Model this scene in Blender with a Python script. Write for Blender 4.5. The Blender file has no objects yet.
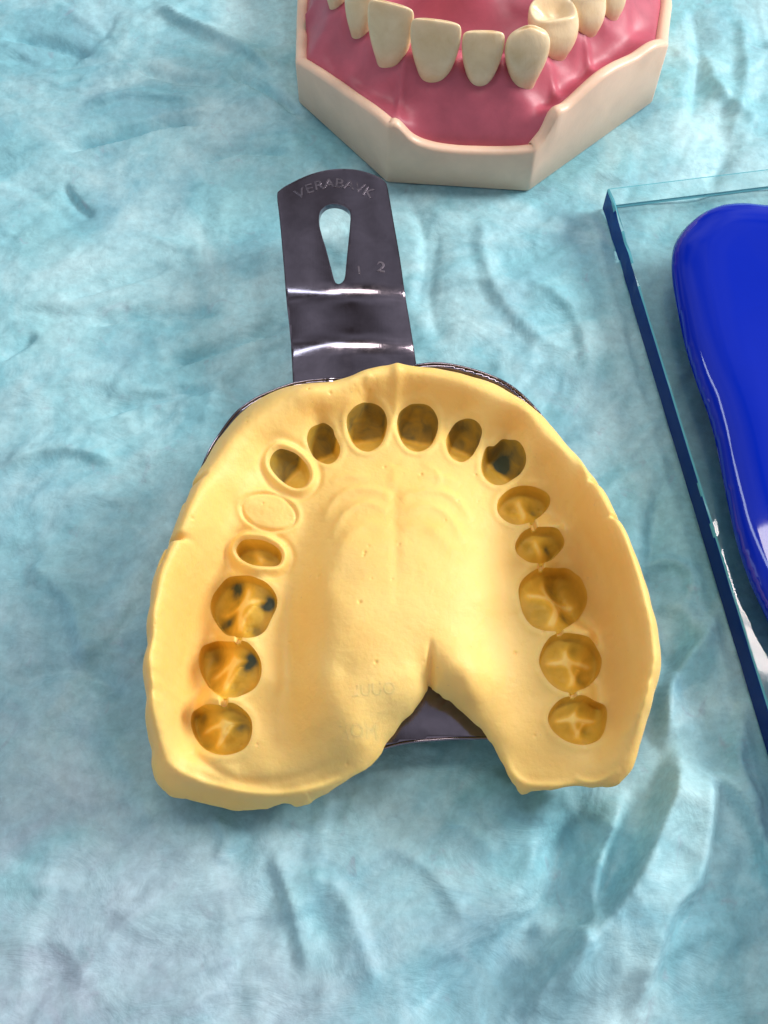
import bpy, math, random
import numpy as np
from mathutils import Vector, Matrix
random.seed(3)
S = bpy.context.scene
S.unit_settings.system = 'METRIC'
S.unit_settings.scale_length = 0.01          # one unit is one centimetre
C = S.collection

# ------------------------------------------------------------------ camera model
TH = math.radians(25.0); F = 1098.0; H = 16.5
ct, st = math.cos(TH), math.sin(TH)
def P(px, py, z=0.0):
    """a point of the photograph -> world position at height z"""
    u = (px-384)/F; v = (512-py)/F
    t = (H-z)/(ct - v*st)
    return (u*t, (v*ct+st)*t, z)
def PA(pts, z=0.0):
    return np.array([P(p[0], p[1], p[2] if len(p) > 2 else z) for p in pts])
cam = bpy.data.cameras.new('camera'); co = bpy.data.objects.new('camera', cam); C.objects.link(co)
co.location = (0, 0, H); co.rotation_euler = (TH, 0, 0)
cam.sensor_fit = 'VERTICAL'; cam.sensor_height = 24; cam.lens = F/1024*24
cam.clip_start = 0.1; cam.clip_end = 500
S.camera = co

# ------------------------------------------------------------------ numpy tools
def spline(pts, n=6, closed=True):
    p = np.asarray(pts, float); m = len(p); out = []
    rng = range(m if closed else m-1)
    for i in rng:
        if closed: a, b, c, d = p[i-1], p[i], p[(i+1) % m], p[(i+2) % m]
        else: a, b, c, d = p[max(i-1, 0)], p[i], p[i+1], p[min(i+2, m-1)]
        for k in range(n):
            t = k/n
            out.append(.5*((2*b)+(c-a)*t+(2*a-5*b+4*c-d)*t*t+(3*b-a-3*c+d)*t**3))
    if not closed: out.append(p[-1])
    return np.array(out)
def nearest(q, poly, closed=True):
    """distance from points q to a polyline, the nearest point, and the place along it 0..1"""
    a = poly; b = np.roll(poly, -1, 0)
    if not closed: a, b = a[:-1], poly[1:]
    ab = b-a; L2 = (ab**2).sum(1)+1e-12
    cum = np.concatenate([[0], np.cumsum(np.sqrt(L2))])
    D = np.empty(len(q)); N = np.empty((len(q), 2)); T = np.empty(len(q))
    ch = max(1, int(3e6//len(a)))
    for s in range(0, len(q), ch):
        x = q[s:s+ch]
        ap = x[:, None, :]-a[None]
        t = np.clip((ap*ab[None]).sum(2)/L2, 0, 1)
        d = ap-t[..., None]*ab[None]
        dd = (d**2).sum(2); k = dd.argmin(1); r = np.arange(len(x))
        D[s:s+ch] = np.sqrt(dd[r, k]); N[s:s+ch] = a[k]+t[r, k][:, None]*ab[k]
        T[s:s+ch] = (cum[k]+t[r, k]*np.sqrt(L2[k]))/cum[-1]
    return D, N, T
def inside(q, poly):
    a = poly; b = np.roll(poly, -1, 0)
    c = np.zeros(len(q), bool)
    for (x0, y0), (x1, y1) in zip(a, b):
        if y0 == y1: continue
        m = (y0 > q[:, 1]) != (y1 > q[:, 1])
        xi = x0+(q[:, 1]-y0)*(x1-x0)/(y1-y0)
        c ^= m & (q[:, 0] < xi)
    return c
class TPS:
    def __init__(s, pts, reg=1e-3):
        p = np.asarray(pts, float); s.c = p[:, :2]; n = len(p)
        K = s.phi(np.linalg.norm(s.c[:, None]-s.c[None], axis=2))+np.eye(n)*reg
        Q = np.c_[np.ones(n), s.c]
        A = np.block([[K, Q], [Q.T, np.zeros((3, 3))]])
        s.w = np.linalg.solve(A, np.r_[p[:, 2], 0, 0, 0])
    @staticmethod
    def phi(r): return np.where(r > 1e-9, r*r*np.log(np.maximum(r, 1e-9)), 0)
    def __call__(s, q):
        if len(q) > 30000: return s.coarse(q)
        out = np.empty(len(q)); n = len(s.c)
        for i in range(0, len(q), 20000):
            x = q[i:i+20000]
            r = np.sqrt(((x[:, None]-s.c[None])**2).sum(2))
            out[i:i+20000] = s.phi(r)@s.w[:n]+s.w[n]+x@s.w[n+1:]
        return out
def _coarse(s, q, h=.06):
    lo = q.min(0)-3*h; n = ((q.max(0)-lo)/h).astype(int)+5
    X, Y = np.meshgrid(lo[0]+np.arange(n[0])*h, lo[1]+np.arange(n[1])*h)
    g = np.c_[X.ravel(), Y.ravel()]
    Z = np.concatenate([s(g[i:i+20000]) for i in range(0, len(g), 20000)]).reshape(n[1], n[0])
    f = (q-lo)/h; i = np.floor(f).astype(int); t = f-i
    def w(t): return [.5*(-t+2*t*t-t**3), .5*(2-5*t*t+3*t**3), .5*(t+4*t*t-3*t**3), .5*(-t*t+t**3)]
    wx, wy = w(t[:, 0]), w(t[:, 1]); out = 0
    for a in range(4):
        for b in range(4): out = out+wy[a]*wx[b]*Z[i[:, 1]+a-1, i[:, 0]+b-1]
    return out
TPS.coarse = _coarse
def vnoise(x, y, seed=0):
    xi = np.floor(x).astype(np.int64); yi = np.floor(y).astype(np.int64)
    fx = x-xi; fy = y-yi; fx = fx*fx*fx*(fx*(fx*6-15)+10); fy = fy*fy*fy*(fy*(fy*6-15)+10)
    def h(a, b):
        n = (a*374761393+b*668265263+seed*974634777) & 0xffffffff
        n = ((n ^ (n >> 13))*1274126177) & 0xffffffff
        return ((n ^ (n >> 16)) & 0xffff)/65535.0
    return (h(xi, yi)*(1-fx)+h(xi+1, yi)*fx)*(1-fy)+(h(xi, yi+1)*(1-fx)+h(xi+1, yi+1)*fx)*fy
def fbm(x, y, o=4, seed=0, ridged=False):
    s = 0; a = 1; t = 0
    for k in range(o):
        n = vnoise(x*2**k+17.3*k, y*2**k-9.1*k, seed+k)
        if ridged: n = 1-np.abs(2*n-1)
        s = s+a*n; t += a; a *= .5
    return s/t
def ss(a, b, x):
    t = np.clip((x-a)/(b-a), 0, 1); return t*t*(3-2*t)
def mesh_from(name, V, faces, mat, parent=None, smooth=True):
    me = bpy.data.meshes.new(name)
    V = np.asarray(V, float)
    if isinstance(faces, np.ndarray):
        n, k = faces.shape
        me.vertices.add(len(V)); me.vertices.foreach_set('co', V.astype(np.float32).ravel())
        me.loops.add(n*k); me.loops.foreach_set('vertex_index', faces.astype(np.int32).ravel())
        me.polygons.add(n); me.polygons.foreach_set('loop_start', np.arange(0, n*k, k, dtype=np.int32))
        me.update(calc_edges=True)
    else:
        me.from_pydata([tuple(v) for v in V], [], [tuple(map(int, f)) for f in faces])
    me.validate(); me.update()
    me.polygons.foreach_set('use_smooth', np.full(len(me.polygons), smooth))
    me.materials.append(mat)
    o = bpy.data.objects.new(name, me); C.objects.link(o)
    if parent: o.parent = parent
    return o
def grid_cells(outline, cell, labels=()):
    """square cells clipped to an outline; border vertices slide onto the outline, label borders too"""
    lo = outline.min(0)-cell*2; hi = outline.max(0)+cell*2
    nx = int((hi[0]-lo[0])/cell)+2; ny = int((hi[1]-lo[1])/cell)+2
    X, Y = np.meshgrid(lo[0]+np.arange(nx)*cell, lo[1]+np.arange(ny)*cell)
    Vv = np.c_[X.ravel(), Y.ravel()]
    cx = (X[:-1, :-1]+cell/2).ravel(); cy = (Y[:-1, :-1]+cell/2).ravel()
    cc = np.c_[cx, cy]
    lab = np.where(inside(cc, outline), 0, -1)
    for i, L in enumerate(labels):
        m = np.all((cc > L.min(0)) & (cc < L.max(0)), axis=1)
        k = np.nonzero(m)[0]; ins = inside(cc[k], L)
        lab[k[ins]] = i+1
    I = np.arange(nx*ny).reshape(ny, nx)
    quads = np.c_[I[:-1, :-1].ravel(), I[:-1, 1:].ravel(), I[1:, 1:].ravel(), I[1:, :-1].ravel()]
    mn = np.full(nx*ny, 99); mx = np.full(nx*ny, -99)
    for k in range(4):
        np.minimum.at(mn, quads[:, k], lab); np.maximum.at(mx, quads[:, k], lab)
    b = np.nonzero((mn == -1) & (mx >= 0))[0]
    D, N, T = nearest(Vv[b], outline); Vv[b] = N
    for i, L in enumerate(labels):
        b = np.nonzero((mx == i+1) & (mn < i+1) & (mn >= 0))[0]
        if len(b):
            D, N, T = nearest(Vv[b], L); Vv[b] = N
    return Vv, quads, lab
def pick(Vv3, quads):
    u, inv = np.unique(quads, return_inverse=True)
    return Vv3[u], inv.reshape(quads.shape)
def boundary_loops(quads):
    e = {}
    for q in quads:
        for a, b in ((q[0], q[1]), (q[1], q[2]), (q[2], q[3]), (q[3], q[0])):
            e[(a, b)] = 1
    nxt = {a: b for (a, b) in e if (b, a) not in e}
    loops = []
    while nxt:
        s, c = next(iter(nxt.items())); lp = [s]; del nxt[s]
        while c != s and c in nxt:
            lp.append(c); c = nxt.pop(c)
        loops.append(lp)
    return loops
def empty(name, loc, label, cat, group=None):
    o = bpy.data.objects.new(name, None); C.objects.link(o); o.location = loc
    o.empty_display_size = .3
    o['label'] = label; o['category'] = cat
    if group: o['group'] = group
    return o
def adopt(parent):
    """parts are built in world coordinates: keep them there under their empties"""
    for ch in parent.children:
        ch.matrix_parent_inverse = Matrix.Translation(parent.location).inverted()

# ------------------------------------------------------------------ materials
def new_mat(name):
    m = bpy.data.materials.new(name); m.use_nodes = True
    nt = m.node_tree; b = nt.nodes['Principled BSDF']
    return m, nt, b
def node(nt, t, **k):
    n = nt.nodes.new(t)
    for a, v in k.items():
        if a in n.inputs.keys(): n.inputs[a].default_value = v
        else: setattr(n, a, v)
    return n
def ramp(nt, src, stops):
    r = nt.nodes.new('ShaderNodeValToRGB'); e = r.color_ramp.elements
    while len(e) < len(stops): e.new(.5)
    for i, (p, c) in enumerate(stops): e[i].position = p; e[i].color = (*c, 1)
    nt.links.new(src, r.inputs[0]); return r
def noise(nt, vec, scale, detail=4, rough=.55, dist=0):
    n = nt.nodes.new('ShaderNodeTexNoise')
    n.inputs['Scale'].default_value = scale; n.inputs['Detail'].default_value = detail
    n.inputs['Roughness'].default_value = rough; n.inputs['Distortion'].default_value = dist
    nt.links.new(vec, n.inputs['Vector']); return n
def bump(nt, b, h, strength, dist):
    n = nt.nodes.new('ShaderNodeBump'); n.inputs['Strength'].default_value = strength
    n.inputs['Distance'].default_value = dist
    nt.links.new(h, n.inputs['Height']); nt.links.new(n.outputs[0], b.inputs['Normal']); return n
def mixc(nt, fac, a, b, mode='MIX'):
    n = nt.nodes.new('ShaderNodeMix'); n.data_type = 'RGBA'; n.blend_type = mode
    for i, v in ((0, fac), (6, a), (7, b)):
        if hasattr(v, 'links'): nt.links.new(v, n.inputs[i])
        elif i == 0: n.inputs[0].default_value = v
        else: n.inputs[i].default_value = (*v, 1)
    return n.outputs[2]

def sheet_mat():
    m, nt, b = new_mat('drape_paper')
    g = nt.nodes.new('ShaderNodeNewGeometry').outputs['Position']
    n1 = noise(nt, g, .28, 5, .6, .6); n2 = noise(nt, g, .5, 5, .58, .5); n3 = noise(nt, g, 6, 5, .7, .3)
    c = ramp(nt, n1.outputs[0], [(.3, (.22, .425, .515)), (.5, (.23, .51, .585)), (.72, (.34, .635, .68))]).outputs[0]
    f2 = ramp(nt, n2.outputs[0], [(.42, (0, 0, 0)), (.68, (1, 1, 1))]).outputs[0]
    c = mixc(nt, f2, c, (.47, .71, .755))
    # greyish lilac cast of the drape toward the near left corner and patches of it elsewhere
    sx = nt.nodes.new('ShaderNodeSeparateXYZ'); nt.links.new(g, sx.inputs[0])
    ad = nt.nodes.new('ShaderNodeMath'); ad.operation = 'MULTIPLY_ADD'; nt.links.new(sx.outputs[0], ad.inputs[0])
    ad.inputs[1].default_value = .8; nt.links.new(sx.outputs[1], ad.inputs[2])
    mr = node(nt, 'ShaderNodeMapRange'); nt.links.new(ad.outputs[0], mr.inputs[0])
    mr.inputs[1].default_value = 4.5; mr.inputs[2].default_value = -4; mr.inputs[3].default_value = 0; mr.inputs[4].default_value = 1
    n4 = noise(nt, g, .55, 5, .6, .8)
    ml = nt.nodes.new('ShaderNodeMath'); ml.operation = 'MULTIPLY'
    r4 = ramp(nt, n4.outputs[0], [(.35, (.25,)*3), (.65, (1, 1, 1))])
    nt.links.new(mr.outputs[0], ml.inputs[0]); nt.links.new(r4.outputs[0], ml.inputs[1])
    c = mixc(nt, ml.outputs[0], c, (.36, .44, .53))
    n5 = noise(nt, g, 1.5, 5, .6, 1.2)
    f5 = ramp(nt, n5.outputs[0], [(.62, (0, 0, 0)), (.74, (.45,)*3)]).outputs[0]
    c = mixc(nt, f5, c, (.30, .33, .42))
    f3 = ramp(nt, n3.outputs[0], [(.3, (.82,)*3), (.7, (1.1,)*3)]).outputs[0]
    c = mixc(nt, 1.0, c, f3, 'MULTIPLY')
    nt.links.new(c, b.inputs['Base Color'])
    b.inputs['Roughness'].default_value = .5
    b.inputs['Specular IOR Level'].default_value = .32
    # crepe-like fine crinkle
    mp = nt.nodes.new('ShaderNodeMapping'); mp.inputs['Scale'].default_value = (1, 1.5, 1); mp.inputs['Rotation'].default_value = (0, 0, .35)
    nt.links.new(g, mp.inputs[0])
    a1 = noise(nt, mp.outputs[0], .9, 7, .58, .8); a2 = noise(nt, g, 60, 3, .6)
    # sharp crumple facets: warped cells at three sizes
    wn_ = noise(nt, g, .9, 3, .5); vm = nt.nodes.new('ShaderNodeVectorMath'); vm.operation = 'MULTIPLY_ADD'
    nt.links.new(wn_.outputs['Color'], vm.inputs[0]); vm.inputs[1].default_value = (1.3, 1.3, 0); nt.links.new(mp.outputs[0], vm.inputs[2])
    h = a1.outputs[0]
    for sc, am in ((.55, .75), (1.25, .34), (3.1, .11)):
        vo = nt.nodes.new('ShaderNodeTexVoronoi'); vo.inputs['Scale'].default_value = sc; nt.links.new(vm.outputs[0], vo.inputs['Vector'])
        ma = nt.nodes.new('ShaderNodeMath'); ma.operation = 'MULTIPLY_ADD'; ma.inputs[1].default_value = am
        nt.links.new(vo.outputs['Distance'], ma.inputs[0]); nt.links.new(h, ma.inputs[2]); h = ma.outputs[0]
    s = nt.nodes.new('ShaderNodeMath'); s.operation = 'MULTIPLY_ADD'
    nt.links.new(a2.outputs[0], s.inputs[0]); s.inputs[1].default_value = .03; nt.links.new(h, s.inputs[2])
    bump(nt, b, s.outputs[0], .36, .16)
    return m
def alginate_mat():
    m, nt, b = new_mat('yellow_alginate')
    g = nt.nodes.new('ShaderNodeNewGeometry').outputs['Position']
    n1 = noise(nt, g, .8, 4, .5, .4)
    c = ramp(nt, n1.outputs[0], [(.3, (.92, .58, .165)), (.7, (.95, .66, .225))]).outputs[0]
    sp = noise(nt, g, 9, 3, .6)
    f = ramp(nt, sp.outputs[0], [(.70, (0, 0, 0)), (.76, (.4,)*3)]).outputs[0]
    c = mixc(nt, f, c, (.62, .42, .22))
    nt.links.new(c, b.inputs['Base Color'])
    b.inputs['Roughness'].default_value = .5
    b.inputs['Specular IOR Level'].default_value = .3
    b.inputs['Subsurface Weight'].default_value = .28
    b.inputs['Subsurface Radius'].default_value = (.36, .12, .03); b.inputs['Subsurface Scale'].default_value = 1
    a = noise(nt, g, 3.0, 6, .6); a2 = noise(nt, g, 45, 3, .6)
    s = nt.nodes.new('ShaderNodeMath'); s.operation = 'MULTIPLY_ADD'
    nt.links.new(a2.outputs[0], s.inputs[0]); s.inputs[1].default_value = .05; nt.links.new(a.outputs[0], s.inputs[2])
    bump(nt, b, s.outputs[0], .5, .05)
    return m
def imprint_mat():
    # steel shows through as olive and blue-grey spots; front-tooth shade is painted in
    m, nt, b = new_mat('thin_shaded_alginate')
    g = nt.nodes.new('ShaderNodeNewGeometry').outputs['Position']
    at = nt.nodes.new('ShaderNodeAttribute'); at.attribute_name = 'thin_shade'
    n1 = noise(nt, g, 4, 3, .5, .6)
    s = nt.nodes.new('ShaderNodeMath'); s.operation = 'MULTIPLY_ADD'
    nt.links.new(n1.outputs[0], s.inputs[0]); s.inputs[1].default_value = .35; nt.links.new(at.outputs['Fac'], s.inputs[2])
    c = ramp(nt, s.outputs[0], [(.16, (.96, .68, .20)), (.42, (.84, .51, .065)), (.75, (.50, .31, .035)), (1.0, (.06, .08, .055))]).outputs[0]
    nt.links.new(c, b.inputs['Base Color'])
    b.inputs['Roughness'].default_value = .5; b.inputs['Specular IOR Level'].default_value = .22
    b.inputs['Subsurface Weight'].default_value = .25
    b.inputs['Subsurface Radius'].default_value = (.18, .10, .03); b.inputs['Subsurface Scale'].default_value = 1
    return m
def steel_mat(name, col, rough):
    m, nt, b = new_mat(name)
    g = nt.nodes.new('ShaderNodeNewGeometry').outputs['Position']
    n1 = noise(nt, g, 2.0, 6, .65, .5)
    c = ramp(nt, n1.outputs[0], [(.35, tuple(x*.85 for x in col)), (.7, tuple(min(1, x*1.15) for x in col))]).outputs[0]
    nt.links.new(c, b.inputs['Base Color']); b.inputs['Metallic'].default_value = 1
    n2 = noise(nt, g, 7, 7, .7, .3)
    r = nt.nodes.new('ShaderNodeMapRange'); nt.links.new(n2.outputs[0], r.inputs[0])
    r.inputs[1].default_value = .3; r.inputs[2].default_value = .8; r.inputs[3].default_value = rough*.6; r.inputs[4].default_value = rough*1.7
    nt.links.new(r.outputs[0], b.inputs['Roughness'])
    mp = nt.nodes.new('ShaderNodeMapping'); mp.inputs['Scale'].default_value = (60, 3, 3); mp.inputs['Rotation'].default_value = (0, 0, 1.1)
    nt.links.new(g, mp.inputs[0]); sc = noise(nt, mp.outputs[0], 1, 3, .6)
    bump(nt, b, sc.outputs[0], .05, .01)
    return m
def simple(name, col, rough, spec=.5, sss=0, rad=(.1, .05, .03), var=.06, bs=.1, bscale=20, coat=0):
    m, nt, b = new_mat(name)
    g = nt.nodes.new('ShaderNodeNewGeometry').outputs['Position']
    n1 = noise(nt, g, 1.6, 5, .6, .4)
    c = ramp(nt, n1.outputs[0], [(.3, tuple(x*(1-var) for x in col)), (.7, tuple(min(1, x*(1+var)) for x in col))]).outputs[0]
    nt.links.new(c, b.inputs['Base Color']); b.inputs['Roughness'].default_value = rough
    b.inputs['Specular IOR Level'].default_value = spec
    if sss:
        b.inputs['Subsurface Weight'].default_value = sss; b.inputs['Subsurface Radius'].default_value = rad
        b.inputs['Subsurface Scale'].default_value = 1
    if coat: b.inputs['Coat Weight'].default_value = coat; b.inputs['Coat Roughness'].default_value = .05
    if bs:
        a = noise(nt, g, bscale, 3, .6); bump(nt, b, a.outputs[0], bs, .02)
    return m
def glass_mat(name, tint, edge):
    # clear plate: light passes straight through, the surface mirrors by Fresnel
    m = bpy.data.materials.new(name); m.use_nodes = True; nt = m.node_tree; nt.nodes.remove(nt.nodes['Principled BSDF'])
    out = nt.nodes['Material Output']
    tr = nt.nodes.new('ShaderNodeBsdfTransparent'); tr.inputs[0].default_value = (*tint, 1)
    gl = nt.nodes.new('ShaderNodeBsdfGlossy'); gl.inputs['Roughness'].default_value = .06
    fr = nt.nodes.new('ShaderNodeFresnel'); fr.inputs[0].default_value = 1.5
    mx = nt.nodes.new('ShaderNodeMixShader')
    ge = nt.nodes.new('ShaderNodeNewGeometry'); mr = nt.nodes.new('ShaderNodeMapRange')
    mr.inputs[3].default_value = 1.5; mr.inputs[4].default_value = 1/1.5       # same Fresnel from both sides of the pane
    nt.links.new(ge.outputs['Backfacing'], mr.inputs[0]); nt.links.new(mr.outputs[0], fr.inputs[0])
    fm = nt.nodes.new('ShaderNodeMath'); fm.operation = 'MULTIPLY'; fm.inputs[1].default_value = .4 if edge else 1.0
    nt.links.new(fr.outputs[0], fm.inputs[0]); nt.links.new(fm.outputs[0], mx.inputs[0]); nt.links.new(gl.outputs[0], mx.inputs[2])
    if edge:
        df = nt.nodes.new('ShaderNodeBsdfDiffuse'); df.inputs[0].default_value = (*edge, 1)
        m2 = nt.nodes.new('ShaderNodeMixShader'); m2.inputs[0].default_value = .9
        nt.links.new(tr.outputs[0], m2.inputs[1]); nt.links.new(df.outputs[0], m2.inputs[2]); nt.links.new(m2.outputs[0], mx.inputs[1])
    else: nt.links.new(tr.outputs[0], mx.inputs[1])
    nt.links.new(mx.outputs[0], out.inputs[0]); return m
M_sheet = sheet_mat(); M_alg = alginate_mat(); M_imp = imprint_mat()
M_steel = steel_mat('tarnished_steel', (.235, .20, .24), .11)
M_mark = steel_mat('stamped_steel', (.235, .205, .24), .28)
M_base = simple('cream_resin', (.84, .58, .42), .38, sss=.2, rad=(.2, .1, .06), bs=.15, bscale=8)
M_gum = simple('pink_resin', (.47, .095, .14), .46, sss=.15, rad=(.15, .04, .04), var=.12, bs=.25, bscale=5)
M_blue = simple('blue_plastic', (.0, .016, .40), .05, spec=.4, var=.02, bs=.0)
M_glass = glass_mat('clear_glass', (.955, .995, .995), None); M_gedge = glass_mat('glass_cut_edge', (.1, .35, .8), (.0, .018, .17)); M_garris = glass_mat('glass_arris', (.5, .8, .9), (.12, .42, .50))  # cut edge: blue reflected from the spatula handle is painted as diffuse colour
def tooth_mat():
    m, nt, b = new_mat('ivory_tooth')
    g = nt.nodes.new('ShaderNodeNewGeometry').outputs['Position']
    n1 = noise(nt, g, 3, 4, .6, .4)
    c = ramp(nt, n1.outputs[0], [(.3, (.80, .60, .35)), (.7, (.90, .72, .47))]).outputs[0]
    nt.links.new(c, b.inputs['Base Color']); b.inputs['Roughness'].default_value = .25
    b.inputs['Subsurface Weight'].default_value = .2; b.inputs['Subsurface Radius'].default_value = (.1, .07, .04); b.inputs['Subsurface Scale'].default_value = 1
    mp = nt.nodes.new('ShaderNodeMapping'); mp.inputs['Scale'].default_value = (6, 6, .8); nt.links.new(g, mp.inputs[0])
    a = noise(nt, mp.outputs[0], 2, 4, .6); bump(nt, b, a.outputs[0], .25, .03)
    return m
M_tooth = tooth_mat()

# ------------------------------------------------------------------ footprints
SLAB_TOP = .62; SLAB_BOT = .07
sA = np.array(P(607, 188, SLAB_TOP)[:2]); sB = np.array(P(768, 712, SLAB_TOP)[:2])
e1 = (sB-sA)/np.linalg.norm(sB-sA); e2 = np.array([-e1[1], e1[0]])
slab_poly = np.array([sA, sA+e2*9, sA+e2*9+e1*15, sA+e1*15])

outline_px = [(206,458,1.50),(222,433,1.4),(245,408,1.42),(270,392,1.5),(290,385.5,1.55),(308,383,1.6),(327,381.5,1.68),(350,376,1.75),(372,367,1.82),(388,363.5,1.90),(402,363,1.90),(420,366,1.86),(446,369.5,1.79),(471,375.5,1.79),(497,384,1.75),(515,394.5,1.72),(536,409,1.72),(552,425,1.72),(568,445,1.75),(580,459,1.79),(592,475,1.75),(603,492,1.79),(612,507,1.75),(617,520,1.72),(623,534,1.75),(635,560,1.86),(645,585,1.90),(653,612,1.93),(660,642,1.90),(662,660,1.86),(655,695,1.79),(647,722,1.68),(640,748,1.57),(631,771,1.40),(618,783,1.25),(598,787,1.15),(575,785,1.10),(550,789,1.05),(532,790,1.00),(522,793,0.95),(516,785,1.05),(507,769,1.15),(497,750,1.20),(487,734,1.25),(474,721,1.30),(457,707,1.35),(442,695,1.52),(434,687,1.62),(430,682,1.62),(426,690,1.62),(415,708,1.52),(400,725,1.35),(386,742,1.25),(378,755,1.20),(366,768,1.15),(345,782,1.00),(325,795,0.85),(308,803,0.75),(297,806,0.70),(285,803,0.70),(262,808,0.65),(235,809,0.65),(210,805,0.65),(185,798,0.75),(166,793,0.85),(155,780,1.00),(150,765,1.10),(151,750,1.25),(147,735,1.35),(146,700,1.50),(147,650,1.57),(149,610,1.61),(154,575,1.61),(160,558,1.61),(168,542,1.57),(176,520,1.64),(186,495,1.64),(196,474,1.57)]
OUT = spline(PA(outline_px)[:, :2], 6)
_t = np.arange(len(OUT))*.21
OUT = OUT+.022*np.c_[fbm(_t, _t*0, 3, 61)-.5, fbm(_t, _t*0+7, 3, 62)-.5]*2

# ------------------------------------------------------------------ the drape
def creases(q, items, z=0.0):
    out = np.zeros(len(q))
    for pts, amp, w, skew in items:
        L = spline(PA(pts, z)[:, :2], 5, closed=False)
        m = np.all((q > L.min(0)-w*6-.2) & (q < L.max(0)+w*6+.2), axis=1)
        k = np.nonzero(m)[0]
        if not len(k): continue
        D, N, T = nearest(q[k], L, closed=False)
        tan = np.gradient(L, axis=0)
        i = np.clip((T*(len(L)-1)).astype(int), 0, len(L)-1)
        side = np.sign((q[k][:, 0]-N[:, 0])*(-tan[i, 1])+(q[k][:, 1]-N[:, 1])*tan[i, 0])
        ww = np.where(side > 0, w*(1+skew), w*(1-skew))
        tp = np.clip(np.minimum(T, 1-T)*5, 0, 1)
        tp = tp*tp*(3-2*tp)
        g = np.clip(1-np.sqrt(D*D+.0004)/(2.3*ww), 0, 1)**1.35
        out[k] += amp*tp*g
    return out
sheet_creases = [
 ([(0,38),(50,46),(95,57)], -0.199,0.101,.5), ([(55,152),(120,137),(165,124),(215,119)], -0.257,0.088,.6),
 ([(130,67),(175,79),(235,83)], -0.171,0.088,.4), ([(225,72),(265,92),(305,118)], -0.199,0.076,.5),
 ([(200,162),(240,150),(292,156)], -0.199,0.095,.5), ([(62,180),(80,205),(97,216)], -0.142,0.076,-.4),
 ([(80,326),(150,315),(225,314)], -0.171,0.082,.5), ([(160,370),(230,347),(288,328)], -0.257,0.076,.6),
 ([(0,362),(20,348),(38,334)], -0.171,0.076,.4), ([(60,300),(110,285),(175,262)], -0.142,0.113,.4),
 ([(80,110),(130,95),(200,100)], 0.142,0.088,.4),([(150,10),(220,40),(280,75)], 0.228,0.113,.4),([(90,420),(150,400),(225,390)], -0.142,0.076,.4),
 ([(0,470),(60,450),(120,462)], 0.142,0.126,.4), ([(20,560),(70,600),(90,680)], 0.171,0.158,.3),([(0,690),(70,670),(130,700)], -0.142,0.126,.3),
 ([(678,735),(670,786),(637,872),(602,922),(531,1030)], 0.510,.24,.55),
 ([(627,781),(597,872),(587,930),(547,983),(522,1030)], 0.330,.16,-.5),
 ([(572,790),(547,897),(481,952),(395,1030)], -0.300,.35,.5),
 ([(706,760),(696,872),(663,922),(628,1030)], 0.390,.22,-.6),
 ([(708,771),(735,800),(757,836),(780,900)], 0.300,.14,.5),
 ([(585,928),(560,945),(540,960)], 0.180,.12,.4), ([(530,925),(570,927),(590,933)], 0.150,.1,-.4),
 ([(735,600),(700,640),(668,690),(664,760)], 0.300,.18,.5),([(760,690),(735,760),(768,830)], 0.210,.16,.3),
 ([(660,480),(650,560),(665,640),(700,740)], -0.180,.2,.2),([(560,1000),(600,960),(680,930),(768,940)], 0.075,.2,.2),
 ([(640,568),(668,562),(690,575),(688,600)], 0.120,.09,.3), ([(648,600),(680,610),(700,640)], 0.090,.1,.3),
 ([(500,860),(470,830),(440,818)], 0.075,.1,.3), ([(270,845),(290,900),(310,980)], 0.150,.12,.4), ([(290,880),(340,890),(380,1000)], 0.120,.14,-.4),
 ([(215,815),(225,840),(215,865)], 0.105,.1,.4), ([(100,985),(120,930),(180,900),(240,860)], 0.135,.28,.4), ([(0,960),(60,940),(95,1000)], 0.090,.2,.3),
 ([(380,840),(430,870),(470,930)], 0.075,.12,.3), ([(440,220),(430,300),(445,350)], -0.090,.14,.3), ([(480,200),(490,280),(540,340),(600,360)], 0.105,.16,.3),
 ([(405,190),(425,240),(415,320)], -0.120,.12,.3), ([(520,280),(570,310),(590,380)], 0.090,.12,.4), ([(700,40),(720,90),(768,130)], 0.120,.15,.3),
 ([(690,0),(700,60),(690,130)], -0.150,.16,.3), ([(740,10),(745,80),(725,150)], 0.120,.14,.3),([(560,210),(620,250),(625,300)], 0.075,.12,.3),
 ([(40,700),(110,740),(160,840)], 0.090,.2,.3), ([(620,320),(640,370),(620,430)], -0.090,.14,.2),([(0,850),(70,870),(140,830)], -0.090,.18,.3)]
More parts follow.
